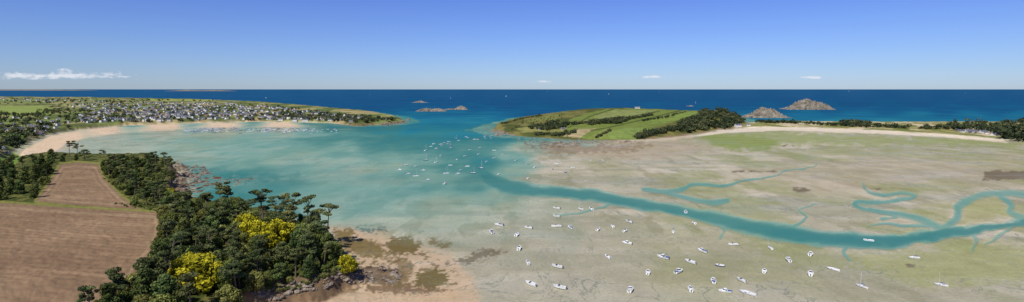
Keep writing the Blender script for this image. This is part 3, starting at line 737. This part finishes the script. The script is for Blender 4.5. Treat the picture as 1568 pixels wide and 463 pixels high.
islet('rocky_islet', 1210, 1286, 168.3, [(0,0),(.06,14),(.13,6),(.2,30),(.3,60),(.38,70),(.48,84),(.58,82),(.68,66),(.75,52),(.85,46),(.93,16),(1,0)], 1, 0, .84)
islet('rocky_islet', 1146, 1220, 181, [(0,0),(.08,16),(.2,22),(.33,50),(.45,66),(.58,48),(.7,38),(.82,14),(1,0)], .9, 3, .84)
islet('rocky_islet', 634, 684, 171, [(0,0),(.15,16),(.35,30),(.5,18),(.75,24),(.9,10),(1,0)], .8, 5, .8)
islet('rocky_islet', 676, 716, 168.5, [(0,0),(.2,8),(.5,10),(.7,36),(.85,24),(1,0)], .8, 7, .8)
islet('rocky_islet', 628, 658, 157.5, [(0,0),(.2,8),(.45,24),(.55,26),(.7,8),(1,0)], .5, 9, .8)
islet('rocky_islet', 1050, 1064, 163, [(0,0),(.4,8),(.7,9),(1,0)], .8, 12, .8)
islet('distant_island', 245, 355, 139.8, [(0,0),(.15,50),(.3,120),(.5,60),(.7,110),(.85,60),(1,0)], .4, 15, .8)
islet('distant_island', -200, 130, 138.9, [(0,80),(.3,140),(.5,100),(.7,130),(.9,60),(1,0)], .2, 17)

# ------------------------------------------------------------------ boats
hullw = simple_mat('white_gelcoat', (0.82, 0.82, 0.80), .3, .4, .05)
hullb = simple_mat('blue_hull_paint', (0.03, 0.09, 0.26), .35, .4, .1)
deckm = simple_mat('deck', (0.66, 0.65, 0.61), .6, .2, .1)
darkm = simple_mat('dark_trim', (0.04, 0.045, 0.055), .3, .5, .1)
alum = simple_mat('aluminium_mast', (0.62, 0.62, 0.60), .4, .5, .05)
sailm = simple_mat('sail_cloth', (0.80, 0.79, 0.75), .8, .2, .06)
def hull(m, L, Bm, hg, keel, mat):
    st = [(-.5,.80),(-.3,.95),(0,1.0),(.2,.86),(.36,.55),(.46,.22),(.5,.02)]
    rows = []
    for t, w in st:
        hb_ = Bm/2*w; sh = hg*(1 + .35*max(0, t+.1)**1.2); kz = keel*(0 if t < .3 else (t-.3)*2.2)
        xx = t*L
        rows.append([(xx, -hb_, sh), (xx-(.03*L if t > .3 else 0), -hb_*.72, .28*hg+kz), (xx-(.06*L if t > .3 else 0), 0, kz), (xx-(.03*L if t > .3 else 0), hb_*.72, .28*hg+kz), (xx, hb_, sh)])
    v = [p for r in rows for p in r]; f = []
    for i in range(len(rows)-1):
        for j in range(4): a = i*5+j; f.append((a, a+5, a+6, a+1))
    f.append((4,3,2,1,0)); m.add(v, f, mat)
    dv, df = [], []
    for i, (t, w) in enumerate(st):
        x, y, z = rows[i][0]; zz = z - (.30*hg if t < .12 else .03)
        dv += [(x, y, z), (x, y*.84, z+.02), (x, y*.82, zz), (x, -y*.82, zz), (x, -y*.84, z+.02), (x, -y, z)]
    for i in range(len(st)-1):
        for j in range(5): a = i*6+j; df.append((a, a+1, a+7, a+6))
    m.add(dv, df, 2)
def frust(m, x0, x1, w0, z0, z1, tf, tb, w1, mat):
    v = [(x0,-w0,z0),(x1,-w0*.8,z0),(x1,w0*.8,z0),(x0,w0,z0),(x0+tb,-w1,z1),(x1-tf,-w1*.8,z1),(x1-tf,w1*.8,z1),(x0+tb,w1,z1)]
    m.add(v, [(0,1,5,4),(1,2,6,5),(2,3,7,6),(3,0,4,7),(4,5,6,7)], mat)
BM = [hullw, hullb, deckm, darkm, alum, sailm]
def motorboat(name, blue=False, cabin=True, cover=False):
    m = MB(); hull(m, 6, 2.5, 1.1, .5, 1 if blue else 0)
    if cabin:
        frust(m, -.3, 2.0, .85, .98, 1.45, .5, 0, .75, 0)
        frust(m, -.5, 1.0, .80, 1.45, 1.9, .55, .05, .66, 3)
        frust(m, -.8, .6, .78, 1.9, 2.05, .1, 0, .74, 0)
    else:
        frust(m, .3, 1.9, .8, .98, 1.2, .5, 0, .7, 0)
        frust(m, .2, .9, .75, 1.2, 1.6, .5, .1, .6, 3)
        frust(m, -1.4, -.8, .45, .7, 1.35, .1, .1, .4, 0)
    if cover: frust(m, -2.9, -1.2, .95, 1.0, 1.3, .2, .3, .5, 1)
    frust(m, -3.35, -2.95, .2, .9, 1.5, .08, .05, .16, 3); frust(m, -3.25, -3.08, .07, -.1, .9, 0, 0, .1, 3)
    return m.mesh(name, BM)
def cyl(m, p0, p1, r0, r1, mat, k=6):
    v, q_ = tube(p0, p1, r0, r1, k); m.add([tuple(x) for x in v], [tuple(x) for x in q_] , mat)
def sailboat(name, blue=False, sails=False, mast=True):
    m = MB(); hull(m, 7.5, 2.6, 1.1, .5, 1 if blue else 0)
    frust(m, -.6, 2.2, .8, 1.0, 1.5, .7, .1, .65, 0)
    for s in (-1, 1): m.add(*boxg(0, 1.2, s*.76-.03, s*.76+.03, 1.15, 1.36), 3)
    m.add([(-.5,-.06,.1),(.7,-.06,.1),(.4,-.05,-.7),(-.3,-.05,-.7),(-.5,.06,.1),(.7,.06,.1),(.4,.05,-.7),(-.3,.05,-.7)], [(0,1,2,3),(7,6,5,4),(0,3,7,4),(1,5,6,2),(3,2,6,7)], 0)
    m.add(*boxg(-3.85, -3.72, -.05, .05, -.3, 1.0), 0)
    if mast:
        cyl(m, (.6,0,1.3), (.6,0,10.0), .08, .05, 4); cyl(m, (.6,0,2.3), (-2.6,0,2.2), .07, .06, 4)
        if not sails: cyl(m, (.5,0,2.5), (-2.4,0,2.4), .2, .13, 1)
        cyl(m, (3.7,0,1.4), (.6,0,9.6), .015, .015, 4, 3); cyl(m, (-3.7,0,1.2), (.6,0,9.9), .015, .015, 4, 3)
        cyl(m, (.6,1.2,1.1), (.6,0,9.4), .015, .015, 4, 3); cyl(m, (.6,-1.2,1.1), (.6,0,9.4), .015, .015, 4, 3)
    if sails:
        m.add([(.5,0,2.5),(-2.5,.3,2.5),(-.9,.45,6),(.5,0,9.8),(-.3,.3,8.0)], [(0,1,2,4,3)], 5)
        m.add([(3.6,0,1.6),(.8,.35,2.2),(1.6,.3,5),(.7,.05,9.0)], [(0,1,2,3)], 5)
    return m.mesh(name, BM)
MBs = [motorboat('motorboat_mesh'), motorboat('motorboat_open_mesh', False, False), motorboat('motorboat_mesh', False, True, True), motorboat('dinghy_mesh', False, False, False)]
MBb = motorboat('blue_motorboat_mesh', True, False)
SB = [sailboat('sailboat_mesh'), sailboat('sailboat_mesh', True)]
SBn = sailboat('sailboat_nomast_mesh', mast=False)
SBs = sailboat('sailboat_sails_mesh', sails=True)
def boat(u, v, kind='m', s=1.0, heading=None):
    x, y, z = seen(u, v)
    afloat = z < -.25
    zz = -.35*s if afloat else z - .02
    me = {'m': random.choice(MBs), 'b': MBb, 's': random.choice(SB), 'S': SB[0], 'n': SBn, 'w': SBs}[kind]
    nm = {'m': 'motorboat', 'b': 'motorboat', 's': 'sailboat', 'S': 'sailboat', 'n': 'sailing_yacht_hull', 'w': 'sailboat'}[kind]
    hd = heading if heading is not None else random.gauss(2.0, .6)
    tilt = 0 if afloat or kind == 'w' else random.choice([-1, 1]) * random.uniform(.05, .25 if kind != 'm' else .14)
    add_obj(nm, me, (x, y, zz), (tilt, 0, hd), (s, s, s))
near = [(752,357),(764,346),(791,361),(809,350),(795,382),(808,404),(813,437),(853,410),(857,442),(966,446),(1057,445),(1110,448),(1135,431),(852,348),(852,332),(852,320),(873,350),(916,353),(938,348),(957,355),(963,341),(960,374),(930,395),(1050,328),(1075,386),(1063,343),
        (1015,396),(992,419),(1057,403),(1040,418),(1123,376),(1170,417),(1241,421),(1241,391),(1207,400),(1330,372),(1092,432),(905,322)]
for (u, v) in near: boat(u, v, 'm', random.uniform(1.5, 1.9))
boat(1102,408,'b',1.3); boat(1145,451,'n',1.6,2.3); boat(1276,414,'n',1.3,2.2)
for (u, v, h) in [(889,321,2.2),(1031,356,1.3),(1180,381,1.5),(1400,396,2.9),(1319,440,2.0),(1441,438,2.4)]: boat(u, v, 'S' if u != 1441 else 's', 1.15, h)
mid_b = [(625,268),(637,271),(655,277),(681,283),(612,261),(652,247),(668,250),(690,255),(684,267),(701,268),(716,257),(725,267),(737,260),(764,268),(637,256),(648,262),(712,241),(733,238),(757,244),(790,247),(808,252),(819,257),(842,238),(852,252),(846,260),(877,258),(808,274),(866,264),(904,246),(922,247),
         (690,228),(668,229),(652,232),(675,240),(700,246),(745,250),(770,238),(735,228),(720,231),(757,232),(706,262),(622,254),(660,226)]
for (u, v) in mid_b: boat(u, v, 'm' if random.random() < .86 else 's', random.uniform(1.35, 1.7), random.gauss(.4, .5))
for i in range(24):
    t = random.random(); boat(665 + 95*t + random.uniform(-12, 12), 224 - 15*t + random.uniform(-3, 4), 'm' if random.random() < .75 else 's', 1.4, random.gauss(.4, .4))
for i in range(150):
    u = random.uniform(283, 480); v = 199.6 + random.gauss(0, 2.0) + (u-380)**2/15000*1.2
    boat(u, min(max(v, 197), 206), 'm' if random.random() < .65 else 's', random.uniform(1.6, 2.2), random.gauss(.4, .4))
for i in range(14): boat(random.uniform(480, 520), random.uniform(198, 205), 'm', 1.6, .4)
for (u, v, s) in [(1065,161,2.5),(1300,141,5),(932,146,3.5),(407,153,2.5),(690,153,3),(838,141,4),(1478,144,3.5),(1120,146,3),(775,150,3),(1010,142,4),(566,147,3.5)]:
    boat(u, v, 'w', s, random.uniform(0, 3))

# ------------------------------------------------------------------ light, sky, camera
SUN_EL, SUN_AZ = math.radians(48), math.radians(205)
sd = np.array([math.sin(SUN_AZ)*math.cos(SUN_EL), math.cos(SUN_AZ)*math.cos(SUN_EL), math.sin(SUN_EL)])
from mathutils import Vector
L = bpy.data.lights.new('sun', 'SUN'); L.energy = 4.6; L.angle = math.radians(.5); L.color = (1.0, .955, .87)
lo = bpy.data.objects.new('sun', L); COL.objects.link(lo); lo.rotation_euler = Vector(sd).to_track_quat('Z', 'Y').to_euler(); lo.location = (0, 0, 500)
w = bpy.data.worlds.new('World'); scene.world = w; w.use_nodes = True; nt = w.node_tree; nt.nodes.clear(); b = NB(nt)
out = nt.nodes.new('ShaderNodeOutputWorld'); bg = nt.nodes.new('ShaderNodeBackground'); bg.inputs[1].default_value = .1
sky = nt.nodes.new('ShaderNodeTexSky'); sky.sky_type = 'NISHITA'; sky.sun_disc = False
sky.sun_elevation = SUN_EL; sky.sun_rotation = SUN_AZ; sky.air_density = 1.0; sky.dust_density = .2; sky.ozone_density = 4.0; sky.altitude = 150
tc = b.n('ShaderNodeTexCoord'); sx = b.n('ShaderNodeSeparateXYZ'); nt.links.new(tc.outputs['Generated'], sx.inputs[0])
yy = b.math('MAXIMUM', sx.outputs[1], 0.05)
A = b.math('DIVIDE', sx.outputs[0], yy); E = b.math('DIVIDE', sx.outputs[2], yy)
cv = b.n('ShaderNodeCombineXYZ'); nt.links.new(b.math('MULTIPLY', A, 34), cv.inputs[0]); nt.links.new(b.math('MULTIPLY', E, 80), cv.inputs[1])
cn = b.noise(cv.outputs[0], 1.8, 9, .62)
mask = None
for (u, v, wu, wv, s) in [(105,116.5,110,5.5,1.0),(100,111,28,9,.9),(30,116,50,7,.95),(165,116,50,7,.85),(1000,118,28,2.8,1.0),(1245,119,28,3.4,1.0),(832,125,22,2.8,.85),(60,120,100,3.5,.8),(1480,113,80,2,.5),(1090,120,70,1.5,.45)]:
    a0 = (u-U0)/F; e0 = (VH-v)/F; wa = wu/F; we = wv/F
    p = b.math('ADD', b.math('POWER', b.math('ABSOLUTE', b.math('DIVIDE', b.math('SUBTRACT', A, a0), wa)), 2), b.math('POWER', b.math('ABSOLUTE', b.math('DIVIDE', b.math('SUBTRACT', E, e0), we)), 2))
    g = b.math('MULTIPLY', b.math('EXPONENT', b.math('MULTIPLY', p, -1)), s)
    mask = g if mask is None else b.math('MAXIMUM', mask, g)
cf = b.mr(b.math('ADD', b.math('MULTIPLY', mask, .6), cn), .80, 1.12, 0, .88, True)
el_ = b.mr(sx.outputs[2], 0.0, .16, 0, 1)
tint = b.mix(el_, (0.58, 0.74, 1.14, 1), (0.49, 0.60, 1.12, 1))
skc = b.mix(1.0, sky.outputs[0], tint, 'MULTIPLY')
fin = b.mix(cf, skc, (7.6, 7.9, 8.6, 1))
nt.links.new(fin, bg.inputs[0]); nt.links.new(bg.outputs[0], out.inputs[0])
cam = bpy.data.cameras.new('camera'); co = bpy.data.objects.new('camera', cam); COL.objects.link(co)
co.location = (0, 0, H); co.rotation_euler = (math.radians(90), 0, 0)
cam.sensor_width = 36; cam.lens = F/1568*36; cam.shift_y = -(231.5-VH)/1568; cam.clip_start = 1; cam.clip_end = 3e6
scene.camera = co
scene.view_settings.view_transform = 'Standard'; scene.view_settings.look = 'None'; scene.view_settings.exposure = 0
